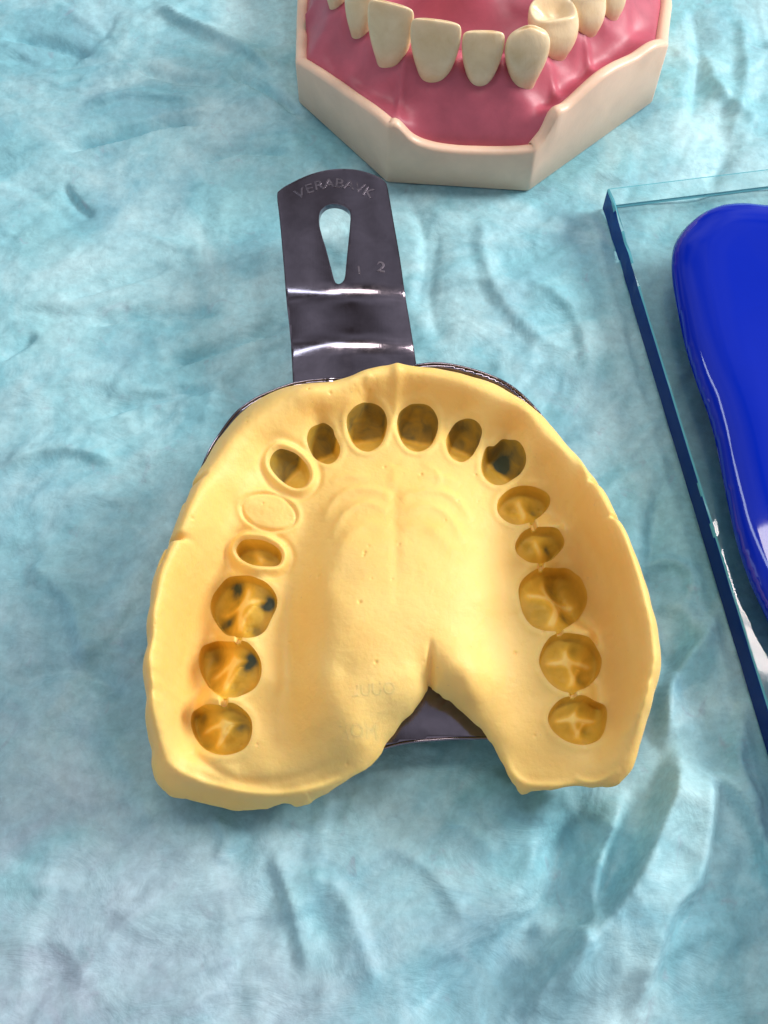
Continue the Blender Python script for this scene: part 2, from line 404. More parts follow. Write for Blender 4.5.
def sheet_z(q):
    x, y = q[:, 0], q[:, 1]
    a = .35; u = x*math.cos(a)+y*math.sin(a); v = -x*math.sin(a)+y*math.cos(a)
    wx = fbm(x*.25, y*.25, 3, 5)*3; wy = fbm(x*.25+9, y*.25, 3, 8)*3
    z = .20*(fbm(u*.22+wx*.4, v*.42+wy*.4, 4, 1)-.5)
    r = fbm(u*.35+wx, v*.75+wy, 4, 21, ridged=True)
    z += .06*(r-.6)
    r2 = fbm(u*.9+wy*1.6, v*1.2+wx*1.6, 3, 33, ridged=True)
    z += .03*np.maximum(r2-.55, 0)*2
    z += .012*fbm(x*5, y*5, 3, 44)
    z += creases(q, sheet_creases)
    # crumpling: many short sharp folds, flatter-lying ones far left, steeper ones near right
    rs = np.random.RandomState(11)
    wpx = .25*(fbm(x*.8, y*.8, 3, 55)-.5); wpy = .25*(fbm(x*.8+5, y*.8, 3, 56)-.5)
    for _ in range(400):
        cx_, cy_ = rs.uniform(-9, 9), rs.uniform(-2, 21)
        far = np.clip((cy_-cx_*.8)/14, 0, 1)
        an = rs.normal(1.15*(1-far)+.12*far, .35+.35*rs.rand())
        ln = rs.uniform(.6, 3.6); wd = rs.uniform(.14, .62)*(.5+ln*.28); am = rs.choice([-1, 1], p=[.45, .55])*wd*rs.uniform(.045, .14)
        m = (np.abs(x-cx_) < ln*1.6) & (np.abs(y-cy_) < ln*1.6); k = np.nonzero(m)[0]
        if not len(k): continue
        dx = x[k]-cx_+wpx[k]*2; dy = y[k]-cy_+wpy[k]*2
        a1 = dx*math.cos(an)+dy*math.sin(an); s1 = -dx*math.sin(an)+dy*math.cos(an)+.08*np.sin(a1*1.7+_)
        win = np.clip(1-(a1/ln)**2, 0, 1)**1.5
        w1 = np.where(s1 > 0, wd, wd*.4)*(.35+.65*win)
        z[k] += am*win*np.clip(1-np.abs(s1)/w1, 0, 1)
    return z
def build_sheet():
    cell = .055
    xs = np.arange(-17, 17.01, cell); ys = np.arange(-9, 31.01, cell)
    # coarser toward the outside
    X, Y = np.meshgrid(xs, ys); q = np.c_[X.ravel(), Y.ravel()]
    z = sheet_z(q)
    # the things press the drape flat where they stand
    def press(poly, margin, cap):
        nonlocal z
        m = np.all((q > poly.min(0)-margin) & (q < poly.max(0)+margin), axis=1); k = np.nonzero(m)[0]
        D, _, _ = nearest(q[k], poly); ins = inside(q[k], poly)
        w = np.where(ins, 0, ss(0, margin, D))
        low = np.minimum(z[k], cap)
        z[k] = low*(1-w)+z[k]*w
    press(slab_poly, .5, .055)
    press(BASE_POLY, .4, -.01)
    c = OUT.mean(0); press(c+(OUT[::4]-c)*.8, .6, .14)
    V = np.c_[q, z]; nx, ny = len(xs), len(ys); I = np.arange(nx*ny).reshape(ny, nx)
    quads = np.c_[I[:-1, :-1].ravel(), I[:-1, 1:].ravel(), I[1:, 1:].ravel(), I[1:, :-1].ravel()]
    o = mesh_from('drape_sheet', V, quads, M_sheet)
    o['kind'] = 'structure'; o['label'] = 'crinkled pale blue paper drape covering the work surface'
    return o

# ------------------------------------------------------------------ the impression
def dense(pts, n=3, closed=False): return [tuple(p) for p in spline(pts, n, closed)]
crest_L = [(395,375,1.95),(368,382,1.95),(340,394,1.93),(315,403,1.93),(290,411,1.93),(265,421,1.92),(245,432,1.92),(228,447,1.95),(214,467,1.98),
 (201,490,2.14),(192,515,2.19),(184,543,2.12),(171,572,2.17),(163,610,2.19),(160,650,2.14),(160,700,2.01),(163,740,1.60),(166,760,1.35)]
crest_R = [(395,375,1.95),(425,378,1.95),(455,387,1.95),(490,399,1.95),(520,415,1.95),(548,440,1.97),(568,467,2.00),(583,493,2.15),(597,522,2.19),(608,548,2.21),(626,580,2.29),(640,620,2.34),(648,655,2.31),(643,700,2.17),(627,740,1.68),(612,765,1.40)]
ctrl = dense(outline_px, 1, True)+dense(crest_L, 3)+dense(crest_R, 3)[1:]
ctrl += dense([(232,505,1.62),(218,535,1.56),(202,570,1.46),(190,605,1.36),(183,640,1.31),(180,680,1.27),(178,715,1.23),(180,745,1.18)], 3)
ctrl += dense([(545,466,1.62),(560,498,1.50),(574,535,1.42),(592,575,1.36),(605,612,1.32),(612,650,1.30),(618,690,1.28),(612,725,1.27)], 3)
ctrl += dense([(306,515,1.53),(299,545,1.46),(294,580,1.42),(290,620,1.36),(288,670,1.30),(285,715,1.24),(282,745,1.19)], 3)
ctrl += dense([(348,525,1.84),(334,552,1.86),(327,590,1.89),(323,630,1.88),(320,675,1.82),(320,715,1.70),(325,742,1.52)], 3)
ctrl += [(553,600,1.38),(570,662,1.34),(578,720,1.28),(540,545,1.42),(523,505,1.46),(243,606,1.42),(230,668,1.37),(222,730,1.28),(260,554,1.48),(290,470,1.52),(505,462,1.5)]
ctrl += [(395,392,1.72),(367,399,1.60),(417,399,1.60),(440,402,1.65),(340,413,1.68),(318,419,1.60),(295,433,1.68),(268,450,1.63),(250,472,1.65),(463,413,1.57),(490,428,1.6),(512,433,1.55),
 
 (270,512,1.54),(258,500,1.54),(284,525,1.54),
 (612,725,1.3),(596,755,1.22),
 
 (392,430,1.56),(345,438,1.54),(440,440,1.54),(311,467,1.52),(478,455,1.53),(523,484,1.46),(560,526,1.42),(247,532,1.50),(252,572,1.46),(516,566,1.43),(535,640,1.38),(590,632,1.36),(235,640,1.40),(250,700,1.34),(205,700,1.33),(585,695,1.31),(548,695,1.31),
 (367,458,1.57),(417,458,1.57),(325,470,1.54),(465,468,1.55),(302,500,1.54),(488,492,1.53),(272,680,1.37),(262,740,1.26),(240,765,1.15),(200,768,1.14),
 (505,530,1.48),(510,570,1.45),(515,615,1.43),(528,660,1.38),(540,710,1.31),(545,750,1.2),(575,768,1.16),
 (395,480,1.68),(350,490,1.68),(440,490,1.68),(395,520,1.85),(350,525,1.84),(440,525,1.84),(465,550,1.79),(395,570,2.0),(340,580,1.93),(450,580,1.93),(480,600,1.76),(395,630,2.05),(455,640,1.96),(345,670,1.93),(485,650,1.68),(500,600,1.55),
 (395,665,2.0),(412,676,1.90),(445,672,1.90),(360,715,1.84),(395,700,1.80),(465,695,1.70),(490,700,1.52),(510,700,1.40),(500,735,1.32),(520,765,1.15),
 (340,745,1.58),(365,745,1.52),(300,772,1.15),(270,776,1.12),(230,778,1.10),(195,776,1.12),(340,766,1.28),(255,795,.88),(215,793,.85),(300,792,.92)]
tps = TPS([P(*p) for p in ctrl], 4e-3)
ridges = [  # (points, height, width)
 ([(322,520),(335,498),(355,489),(380,492),(392,500)], 0.040,0.074), ([(330,540),(345,515),(368,505),(388,514)], 0.034,0.074),
 ([(472,520),(458,500),(440,491),(415,494),(400,502)], 0.040,0.074), ([(465,545),(450,520),(430,508),(405,515)], 0.028,0.074),
 ([(338,562),(352,538),(372,528),(388,534)], 0.020,0.095), ([(455,562),(440,540),(420,530),(403,537)], 0.017,0.095),
 ([(330,480),(345,474),(370,476)], 0.022,0.068),([(418,476),(440,474),(460,482)], 0.022,0.068),([(425,462),(437,470),(440,484)], 0.017,0.054),
 ([(396,462),(395,520),(396,580),(400,650)], -0.017,0.081), ([(396,462),(395,478),(395,492)], 0.034,0.081),
 ([(188,484),(187,503),(181,524)], -.09,.035), ([(170,549),(165,570),(160,592)], -.09,.035), ([(598,497),(607,514),(613,528)], -.07,.035), ([(614,538),(622,556),(630,575)], -.07,.035),
 ([(397,362),(397,378),(396,400),(394,420)], .07,.09), ([(372,385),(366,392),(360,398)], .03,.05),
 ([(174,474),(182,480),(192,486),(214,480)], -.20,.05), ([(183,500),(186,488),(190,482)],-.08,.05), ([(156,541),(168,546),(184,549),(202,546)], -.20,.05), ([(166,570),(170,552),(174,545)], -.06,.05),
 ([(610,488),(598,497),(586,498),(576,494)], -.16,.05), ([(578,458),(588,478),(600,500)], -.05,.05),([(630,530),(616,536),(604,538),(594,535)], -.18,.045), ([(570,455),(578,475),(580,500)], .05,.06),
 ([(430,700),(430,680),(430,662),(429,640)], -.13,.045),
 ([(160,752),(180,768),(230,782),(285,784),(330,775),(372,760)], .14,.07), ([(185,745),(230,770),(280,770),(330,758),(365,752)], -.04,.06),
 ([(505,750),(525,772),(560,778),(610,774)], .05,.06), ([(580,768),(600,775),(625,765)],.04,.04),
 ([(290,800),(297,792),(305,785)], .05,.05),
 ([(272,640),(271,700),(268,750)], .02,.12), ([(286,560),(286,650),(292,740)], -.02,.1),
 ([(545,395),(500,378),(460,372)],.0,.05),([(600,560),(618,600),(630,650),(628,720)], .05,.1),([(190,560),(176,620),(176,700)], .04,.1)]
sockets_px = {
 'cL': [(350,412),(358,405),(368,403),(380,407),(386,416),(387,428),(383,441),(376,449),(367,452),(357,448),(350,438),(347,427),(347,418)],
 'cR': [(399,415),(408,406),(418,404),(430,407),(437,417),(438,428),(434,441),(427,449),(418,452),(408,449),(401,440),(397,428)],
 'lL': [(322,423),(332,428),(335,436),(340,447),(339,456),(333,463),(325,464),(315,458),(309,448),(307,438),(311,428)],
 'lR': [(450,431),(456,423),(465,419),(476,421),(482,430),(480,441),(477,448),(472,456),(463,462),(453,459),(447,450),(446,440)],
 'nL': [(272,456),(279,450),(288,451),(298,456),(307,466),(310,477),(306,486),(298,489),(288,486),(277,477),(270,466)],
 'nR': [(487,447),(494,446),(503,439),(515,440),(524,449),(526,462),(521,473),(512,480),(503,485),(492,484),(484,477),(481,467),(483,455)],
 'pL': [(237,548),(243,541),(254,540),(266,542),(278,549),(282,557),(279,565),(270,567),(255,566),(243,561),(237,554)],
 'pR1': [(498,501),(507,491),(520,486),(535,487),(547,493),(550,503),(544,513),(533,521),(520,525),(507,522),(498,513)],
 'pR2': [(517,540),(524,531),(537,527),(552,527),(562,535),(564,545),(557,555),(545,563),(531,563),(519,556),(515,548)],
 'm1L': [(219,587),(228,578),(241,575),(256,577),(268,584),(276,595),(277,606),(271,620),(265,631),(255,637),(243,638),(229,636),(218,626),(211,612),(212,598)],
 'm2L': [(205,645),(218,641),(233,642),(246,642),(255,650),(261,662),(261,676),(255,688),(243,695),(232,698),(216,694),(206,683),(200,670),(199,655)],
 'm3L': [(197,709),(208,704),(220,705),(232,703),(243,709),(251,719),(252,733),(247,746),(236,753),(221,755),(206,750),(196,739),(191,725),(192,714)],
 'm1R': [(524,578),(535,570),(548,568),(564,568),(577,575),(585,587),(587,601),(582,614),(572,624),(560,631),(546,631),(532,626),(523,614),(519,598),(519,587)],
 'm2R': [(543,647),(552,636),(567,633),(583,635),(594,643),(601,657),(600,671),(594,681),(583,689),(570,693),(556,688),(545,677),(539,662)],
 'm3R': [(551,709),(561,699),(575,696),(592,699),(604,705),(607,717),(604,732),(597,741),(582,745),(566,741),(553,731),(548,720)]}
sock_names = list(sockets_px)
RIMZ = {'cL':1.53,'cR':1.53,'lL':1.5,'lR':1.52,'nL':1.52,'nR':1.48,'pL':1.44,'pR1':1.44,'pR2':1.4,'m1L':1.38,'m2L':1.34,'m3L':1.28,'m1R':1.36,'m2R':1.33,'m3R':1.27}
def on_surface(pts, z0=1.45):
    z = np.full(len(pts), z0)
    for _ in range(8):
        w = np.array([P(p[0], p[1], zz) for p, zz in zip(pts, z)]); z = z*.4+tps(w[:, :2])*.6
    return w[:, :2]
SOCK = [spline(on_surface(sockets_px[k]), 6) for k in sock_names]
miss = spline(on_surface([(269+27*math.cos(a)+4*math.sin(a)*0, 512+18*math.sin(a)+7*math.cos(a)*.6) for a in np.arange(0, 6.2, .5236)]), 5)
necks = [([(531,517),(533,524),(534,532)],1.42), ([(543,558),(543,566),(544,574)],1.38), ([(556,625),(558,632),(560,640)],1.34), ([(571,688),(572,694),(573,702)],1.3),
         ([(239,634),(239,640),(238,646)],1.37), ([(225,694),(225,700),(225,708)],1.32)]
def alg_surface(q, grooves=True):
    z = tps(q)
    for pts, a, w in ridges:
        L = spline(PA(pts, 1.7)[:, :2], 5, closed=False)
        m = np.all((q > L.min(0)-w*4) & (q < L.max(0)+w*4), axis=1); k = np.nonzero(m)[0]
        if not len(k): continue
        D, N, T = nearest(q[k], L, closed=False)
        tp = np.sin(np.pi*np.clip(T, 0, 1))**.6 if a > 0 else ss(0, .55, 1-T)
        z[k] += a*tp*np.exp(-(D/w)**2)
    for pts, zz in (necks if grooves else ()):
        L = spline(PA(pts, zz)[:, :2], 5, closed=False)
        m = np.all((q > L.min(0)-.4) & (q < L.max(0)+.4), axis=1); k = np.nonzero(m)[0]
        D, N, T = nearest(q[k], L, closed=False)
        z[k] -= .15*np.exp(-(D/.045)**4)
    for i, L in enumerate(SOCK):
        m = np.all((q > L.min(0)-.4) & (q < L.max(0)+.4), axis=1); k = np.nonzero(m)[0]
        D, N, T = nearest(q[k], L); ins = inside(q[k], L)
        D = np.where(ins, -D, D)
        nm = sock_names[i]
        lip = {'nL': .06, 'pL': .07, 'cL': .025, 'cR': .025}.get(nm, .015)
        z[k] += lip*np.exp(-((D-.05)/.05)**2)
        if nm in ('nL', 'pL'): z[k] -= .03*np.exp(-((D-.16)/.05)**2)
    m = np.all((q > miss.min(0)-.4) & (q < miss.max(0)+.4), axis=1); k = np.nonzero(m)[0]
    D, N, T = nearest(q[k], miss); ins = inside(q[k], miss); D = np.where(ins, -D, D)
    z[k] += -.035*np.exp(-(D/.022)**2)*(.5+.5*np.cos(T*6.28*2+1)**2)+.02*np.exp(-((D-.06)/.04)**2)+np.where(ins, .015*fbm(q[k][:, 0]*9, q[k][:, 1]*9, 3, 3), 0)
    rs = np.random.RandomState(2)
    for _ in range(70):          # tiny air bubbles
        c_ = np.array(P(rs.uniform(160, 640), rs.uniform(390, 790), 1.5)[:2]); r_ = rs.uniform(.010, .026)
        k = np.nonzero(np.all(np.abs(q-c_) < r_*3, axis=1))[0]
        if len(k): z[k] -= r_*1.1*np.exp(-((q[k]-c_)**2).sum(1)/r_**2)
    z += .02*(fbm(q[:, 0]*1.8, q[:, 1]*1.8, 4, 71)-.5)+.004*(fbm(q[:, 0]*11, q[:, 1]*11, 3, 5)-.5)
    return z
def socket_floor(i, q, zs):
    """returns the height inside imprint i and its alginate thinness plus painted wall shade"""
    nm = sock_names[i]; L = SOCK[i]; c = L.mean(0); A_ = np.c_[q, np.ones(len(q))]; 
    D, N, T = nearest(q, L)
    r = (L.max(0)-L.min(0))/2
    u = (q[:, 0]-c[0])/r[0]; v = (q[:, 1]-c[1])/r[1]
    thin_shade = np.zeros(len(q))
    rnd = np.random.RandomState(i+5)
    if nm[0] == 'm' or nm[0] == 'p':
        molar = nm[0] == 'm'
        dep = .19 if molar else .22
        w = .055 if molar else .07
        base = dep*(1-(1-np.clip(D/w, 0, 1))**3)
        if molar:
            cus = {'m1L': [(-.30,.60),(.68,.12),(-.45,-.12),(.42,-.72)], 'm2L': [(-.60,.60),(.52,.10),(-.5,-.4),(.30,-.65)], 'm3L': [(-.60,.60),(.52,.02),(-.5,-.5),(.3,-.7)]}.get(nm, [(-.45,.30),(.15,.55),(-.42,-.50),(.30,-.35)])
            uu = u+.05*np.sin(v*3+i); vv = v+.05*np.sin(u*3+i*2)
            web = np.exp(-(np.abs(uu+.02+.06*np.sin(vv*4+i))/.11)**1.5)+np.exp(-(np.abs(vv-.08-.12*uu-.05*np.sin(uu*4+i*2))/.10)**1.5)+.6*np.exp(-(np.abs(uu-vv*.6-.3)/.08)**2)*(vv < 0)
        else:
            cus = [(-.42,.0),(.45,.05)]
            uu = u+.1*np.sin(v*4); vv = v
            web = np.exp(-(np.abs(uu+.02)/.16)**1.5)*.8
        k = ss(.06, .22, D)
        web = np.clip(web, 0, 1.1)
        f = -.018*web
        for a, (cu, cv) in enumerate(cus):
            g = np.exp(-(((uu-cu)/.30)**2+((vv-cv)/.30)**2))
            f = f+.05*g
            s = {'m1L': (1.0, 1.35, .95, .55), 'm2L': (.55, 1.3, .1, .4), 'm3L': (.6, .75, .45, .1), 'pL': (.3, .3), 'm1R': (.0,.5,.15,.5), 'm2R': (.0,.5,.0,.5), 'm3R': (.0,.3,.0,.5), 'pR1': (.2,.6), 'pR2': (.2,.7)}.get(nm, (.2, .5))[a]  # right molars: brown, shadow-like spots painted in
            g2 = np.exp(-(((uu-cu)/.24)**2+((vv-cv)/.28)**2)*(.3+1.6*fbm(q[:, 0]*7, q[:, 1]*7, 4, i+a)))
            thin_shade += s*g2
        f = f+.03*(fbm(q[:, 0]*9, q[:, 1]*9, 3, i)-.5)
        z = zs-base-f*k
        thin_shade = thin_shade*.50+.32-.46*web*k
        thin_shade = thin_shade*ss(-.06, .06, D)+.08
    else:
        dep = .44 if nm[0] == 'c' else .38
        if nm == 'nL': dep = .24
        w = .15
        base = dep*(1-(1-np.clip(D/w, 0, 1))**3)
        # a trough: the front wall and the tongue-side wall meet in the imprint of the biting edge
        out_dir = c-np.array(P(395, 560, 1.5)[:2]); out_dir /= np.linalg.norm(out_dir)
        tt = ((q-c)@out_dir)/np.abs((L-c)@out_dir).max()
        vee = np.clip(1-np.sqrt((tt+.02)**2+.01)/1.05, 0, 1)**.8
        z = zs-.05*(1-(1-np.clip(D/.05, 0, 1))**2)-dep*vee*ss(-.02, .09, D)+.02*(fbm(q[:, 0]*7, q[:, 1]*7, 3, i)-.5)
        thin_shade = .12+.50*ss(-.06, .16, tt+.15*(fbm(q[:, 0]*5, q[:, 1]*5, 3, i)-.5))  # front wall's shade painted dark on the outer half
        if nm == 'nR': thin_shade += .5*np.exp(-(((u-.1)/.3)**2+((v-.25)/.3)**2))
        thin_shade = thin_shade*ss(-.10, .02, D)+.06
    return z, thin_shade
def build_impression():
    root = empty('dental_impression', P(400, 600, 0), 'yellow alginate dental impression in a dark steel tray on the drape', 'dental impression')
    Vv, quads, lab = grid_cells(OUT, .0135, SOCK)
    used = np.unique(quads[lab >= 0])
    q = Vv[used]
    zs = alg_surface(q)
    D, _, _ = nearest(q, OUT)
    rr = .09; d = np.clip(D, 0, rr)
    zs = zs-(rr-np.sqrt(np.maximum(rr*rr-(rr-d)**2, 0)))
    zfull = np.zeros(len(Vv)); zfull[used] = zs
    thin_shade = np.zeros(len(Vv))
    # main body (faces without label)
    zflat = np.zeros(len(Vv)); zflat[used] = zs
    for i in range(len(SOCK)):
        u = np.unique(quads[lab == i+1]); zflat[u] = alg_surface(Vv[u], False)
    main = quads[lab == 0]
    mu = np.unique(main)
    V3 = np.c_[Vv, zfull]
    Vm, Fm = pick(V3, main)
    # the outer skirt: rolls under and goes down to the tray
    prof = [(0, 0), (.012, -.05), (.03, -.12), (.07, -.22), (.13, -.36), (.2, -.55), (.26, -.8)]
    Lp = OUT; tan = np.roll(Lp, -1, 0)-np.roll(Lp, 1, 0); nrm = np.c_[-tan[:, 1], tan[:, 0]]; nrm /= np.linalg.norm(nrm, axis=1)[:, None]
    if inside((Lp[:1]+nrm[:1]*.02), Lp)[0] == False: nrm = -nrm
    ze = alg_surface(Lp)-rr
    n = len(Lp); off = len(Vm); SV = []; SF = []
    wob = .03*(fbm(np.arange(n)*.12, np.zeros(n), 3, 9)-.5)
    for k, (o, dz) in enumerate(prof):
        xy = Lp+nrm*(o+(wob*min(k, 3)/3)[:, None]*(k > 0)); SV.append(np.c_[xy, np.maximum(ze+dz, .34)+(.004 if k == 0 else 0)])
    SV = np.concatenate(SV)
    for k in range(len(prof)-1):
        a = np.arange(n)+k*n; b = np.roll(np.arange(n), -1)+k*n
        SF.append(np.c_[a, b, b+n, a+n])
    SF = np.concatenate(SF)
    # wind the skirt outward
    body = mesh_from('impression_material', np.concatenate([Vm, SV]), np.concatenate([Fm, SF[:, ::-1]+off]), M_alg, root)
    for i, nm in enumerate(sock_names):
        f = quads[lab == i+1]; u = np.unique(f)
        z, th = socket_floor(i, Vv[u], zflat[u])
        D, _, _ = nearest(Vv[u], SOCK[i]); z = np.where(D < 1e-4, zfull[u], z)
        V3i = V3.copy() if False else None
        Vi = np.c_[Vv[u], z]; inv = np.searchsorted(u, f)
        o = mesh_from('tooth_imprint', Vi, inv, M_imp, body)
        at = o.data.attributes.new('thin_shade', 'FLOAT', 'POINT')
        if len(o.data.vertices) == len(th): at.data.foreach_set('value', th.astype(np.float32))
    # faint mirrored maker's letters moulded in the palate
    def put(txt, px, py, size, rot):
        me = text_mesh(txt, size, .02, flip=True)
        x0, y0, _ = P(px, py, 1.85)
        n = len(me.vertices); a = np.empty(n*3); me.vertices.foreach_get('co', a); a = a.reshape(n, 3)
        c, s = math.cos(rot), math.sin(rot)
        w = np.c_[a[:, 0]*c-a[:, 1]*s+x0, a[:, 0]*s+a[:, 1]*c+y0]
        zz = alg_surface(w)
        me.vertices.foreach_set('co', np.c_[w, zz+a[:, 2]-.0215].ravel())
        return me
    join_meshes('moulded_lettering', [put('MOK', 358, 729, .24, .12)], M_alg, body); join_meshes('moulded_lettering', [put('OUUL', 374, 692, .22, .1)], M_alg, body)
    # ---- steel tray
    rim_px = [(206,458,1.15),(220,434,1.2),(236,413,1.3),(255,399,1.35),(275,390,1.35),(292,384,1.35),(310,380.5,1.35),(327,379,1.35),(350,379,1.1),(385,372,1.1),(412,366,1.3),(440,363.5,1.35),(470,369,1.35),(500,380,1.35),(519,392.5,1.3),(539,413,1.25),
      (566,452,.95),(588,490,.8),(608,540,.75),(628,610,.75),(636,670,.75),(618,735,.7),(590,762,.6),(540,768,.6),
      (500,738,.75),(470,735.5,.8),(440,736,.85),(405,740,.8),(376,748,.75),(330,765,.6),(280,775,.5),(215,770,.5),(176,745,.55),(163,700,.65),(161,640,.7),(165,590,.75),(180,530,.85)]
    TR = spline(PA(rim_px)[:, :2], 5)
    wall = np.concatenate([TR[32*5:], TR[:23*5]])        # the part of the outline that carries a wall
    rz = TPS([P(*p) for p in rim_px], 1e-3)
    c0 = np.array(P(425, 640, 1)[:2])
    def tray_z(q):
        D, N, T = nearest(q, wall, closed=False)
        zr = np.clip(rz(N), .4, 1.4)
        t = np.clip((D-.05)/.32, 0, 1)
        fl = .16+.0*D
        dome = .62*np.exp(-(((q[:, 0]-c0[0])/1.5)**4+((q[:, 1]-c0[1]-.9)/3.2)**4))
        fl = fl+dome
        return zr*(1-ss(0, 1, t))+fl*ss(0, 1, t)
    Vt, qt, lt = grid_cells(TR, .05)
    f = qt[lt == 0]; u = np.unique(f)
    tz = tray_z(Vt[u])
    tr = mesh_from('tray_shell', np.c_[Vt[u], tz], np.searchsorted(u, f), M_steel, root)
    sm = tr.modifiers.new('thickness', 'SOLIDIFY'); sm.thickness = .07; sm.offset = -1
    # rolled rim bead
    zr = np.clip(rz(TR), .5, 1.4); zb = tray_z(TR)
    ring = []; nn = 8; Fz = []
    T3 = np.c_[TR, zb]
    tan = np.roll(T3, -1, 0)-np.roll(T3, 1, 0); tan /= np.linalg.norm(tan, axis=1)[:, None]
    up = np.array([0, 0, 1.]); sd = np.cross(tan, up); sd /= np.linalg.norm(sd, axis=1)[:, None]; up2 = np.cross(sd, tan)
    for k in range(nn):
        a = 2*math.pi*k/nn; ring.append(T3+.022*(math.cos(a)*sd+math.sin(a)*up2))
    V = np.stack(ring, 1).reshape(-1, 3); n = len(TR)
    for i in range(n):
        for k in range(nn):
            a = i*nn+k; b = i*nn+(k+1) % nn; c2 = ((i+1) % n)*nn+(k+1) % nn; d2 = ((i+1) % n)*nn+k
            Fz.append((a, b, c2, d2))
    mesh_from('rim_bead', V, np.array(Fz), M_steel, tr)
    # ---- handle
    zt, zl = 1.40, 1.0
    def hz_y(y):
        y1 = P(340, 293, zt)[1]; y2 = P(350, 341, zl+.03)[1]
        return y1, y2
    y1, y2 = hz_y(0)
    hp = [(300,425,zl),(294,415,zl),(292.5,380,zl),(291,350,zl),(289,325,1.15),(286,298,1.35),(283,260,zt),(279,215,zt),(276.5,192,zt),(279,185.5,zt),(295,178,zt),(315,171.5,zt),(335,168.5,zt),(357,169,zt),(375,173.5,zt),(385,179,zt),(388,187,zt),(393,215,zt),(400,255,zt),(405,290,1.38),(410,320,1.18),(414,345,1.03),(418,375,zl),(421,415,zl),(415,425,zl)]
    HP = spline(PA(hp)[:, :2], 4)
    slot = spline(PA([(319,222),(320,211),(326,205),(335,203.5),(344,206),(350,212),(350,224),(348,245),(346,265),(344.5,278),(340,283),(335,281),(331,267),(326,248),(322,235)], zt)[:, :2], 4)
    mid = spline(PA([(340,170),(348,260),(355,345),(358,400)], 1.2)[:, :2], 6, closed=False)
    def hz(q):
        t = np.clip((q[:, 1]-y2)/(y1-y2), -.35, 1.35)
        # rounded S between the lower and the upper flat
        def sp_(x, k=.13): return .5*(x+np.sqrt(x*x+k*k*4))
        s = sp_(t-.0)-sp_(t-1.0)
        D, N, T = nearest(q, mid, closed=False)
        z = zl+(zt-zl)*s - .09*D**2
        z = z+.05*np.clip(q[:, 1]-y1, 0, 9)*0
        return z
    Vh, qh, lh = grid_cells(HP, .035, [slot])
    f = qh[lh == 0]; u = np.unique(f)
    hd = mesh_from('handle', np.c_[Vh[u], hz(Vh[u])], np.searchsorted(u, f), M_steel, root)
    sm = hd.modifiers.new('thickness', 'SOLIDIFY'); sm.thickness = .11; sm.offset = -1
    bv = hd.modifiers.new('edge', 'BEVEL'); bv.width = .03; bv.segments = 3; bv.limit_method = 'ANGLE'; bv.angle_limit = 1.0
    # worn stamped letters round the top of the handle and a size mark
    mes = []
    word = 'VERABAVK'
    cx, cy = 333, 243
    for k, chh in enumerate(word):
        a = math.radians(-31+62*k/(len(word)-1))
        px = cx+math.sin(a)*66+1; py = cy-math.cos(a)*60
        mes.append(text_at(chh, px, py, zt, .29, -a*.75, hz))
    join_meshes('stamped_lettering', mes, M_mark, hd)
    join_meshes('size_mark', [text_at('1', 359, 270, zt, .24, .1, hz)], M_mark, hd); join_meshes('size_mark', [text_at('2', 381, 266, zt, .30, -.1, hz)], M_mark, hd)
    for o in (body, tr, hd): pass
    return root
def text_mesh(txt, size, ext, flip=False):
    cu = bpy.data.curves.new('t', 'FONT'); cu.body = txt; cu.size = size; cu.extrude = ext; cu.align_x = 'CENTER'; cu.align_y = 'CENTER'
    cu.resolution_u = 3; cu.bevel_depth = .004
    ob = bpy.data.objects.new('t', cu); C.objects.link(ob)
    dg = bpy.context.evaluated_depsgraph_get(); dg.update()
    me = bpy.data.meshes.new_from_object(ob.evaluated_get(dg))
    bpy.data.objects.remove(ob); bpy.data.curves.remove(cu)
    if flip: me.transform(Matrix.Scale(-1, 4, (1, 0, 0)))
    return me
def text_at(txt, px, py, z, size, rot, hz):
    me = text_mesh(txt, size, .004)
    x0, y0, _ = P(px, py, z)
    n = len(me.vertices); a = np.empty(n*3); me.vertices.foreach_get('co', a); a = a.reshape(n, 3)
    c, s = math.cos(rot), math.sin(rot)
    w = np.c_[a[:, 0]*c-a[:, 1]*s+x0, a[:, 0]*s+a[:, 1]*c+y0]
    me.vertices.foreach_set('co', np.c_[w, hz(w)+a[:, 2]+.001].ravel())
    return me
def join_meshes(name, mes, mat, parent):
    V = []; Fs = []; o = 0
    for me in mes:
        V += [tuple(v.co) for v in me.vertices]; Fs += [tuple(i+o for i in p.vertices) for p in me.polygons]; o += len(me.vertices)
    return mesh_from(name, V, Fs, mat, parent, smooth=False)

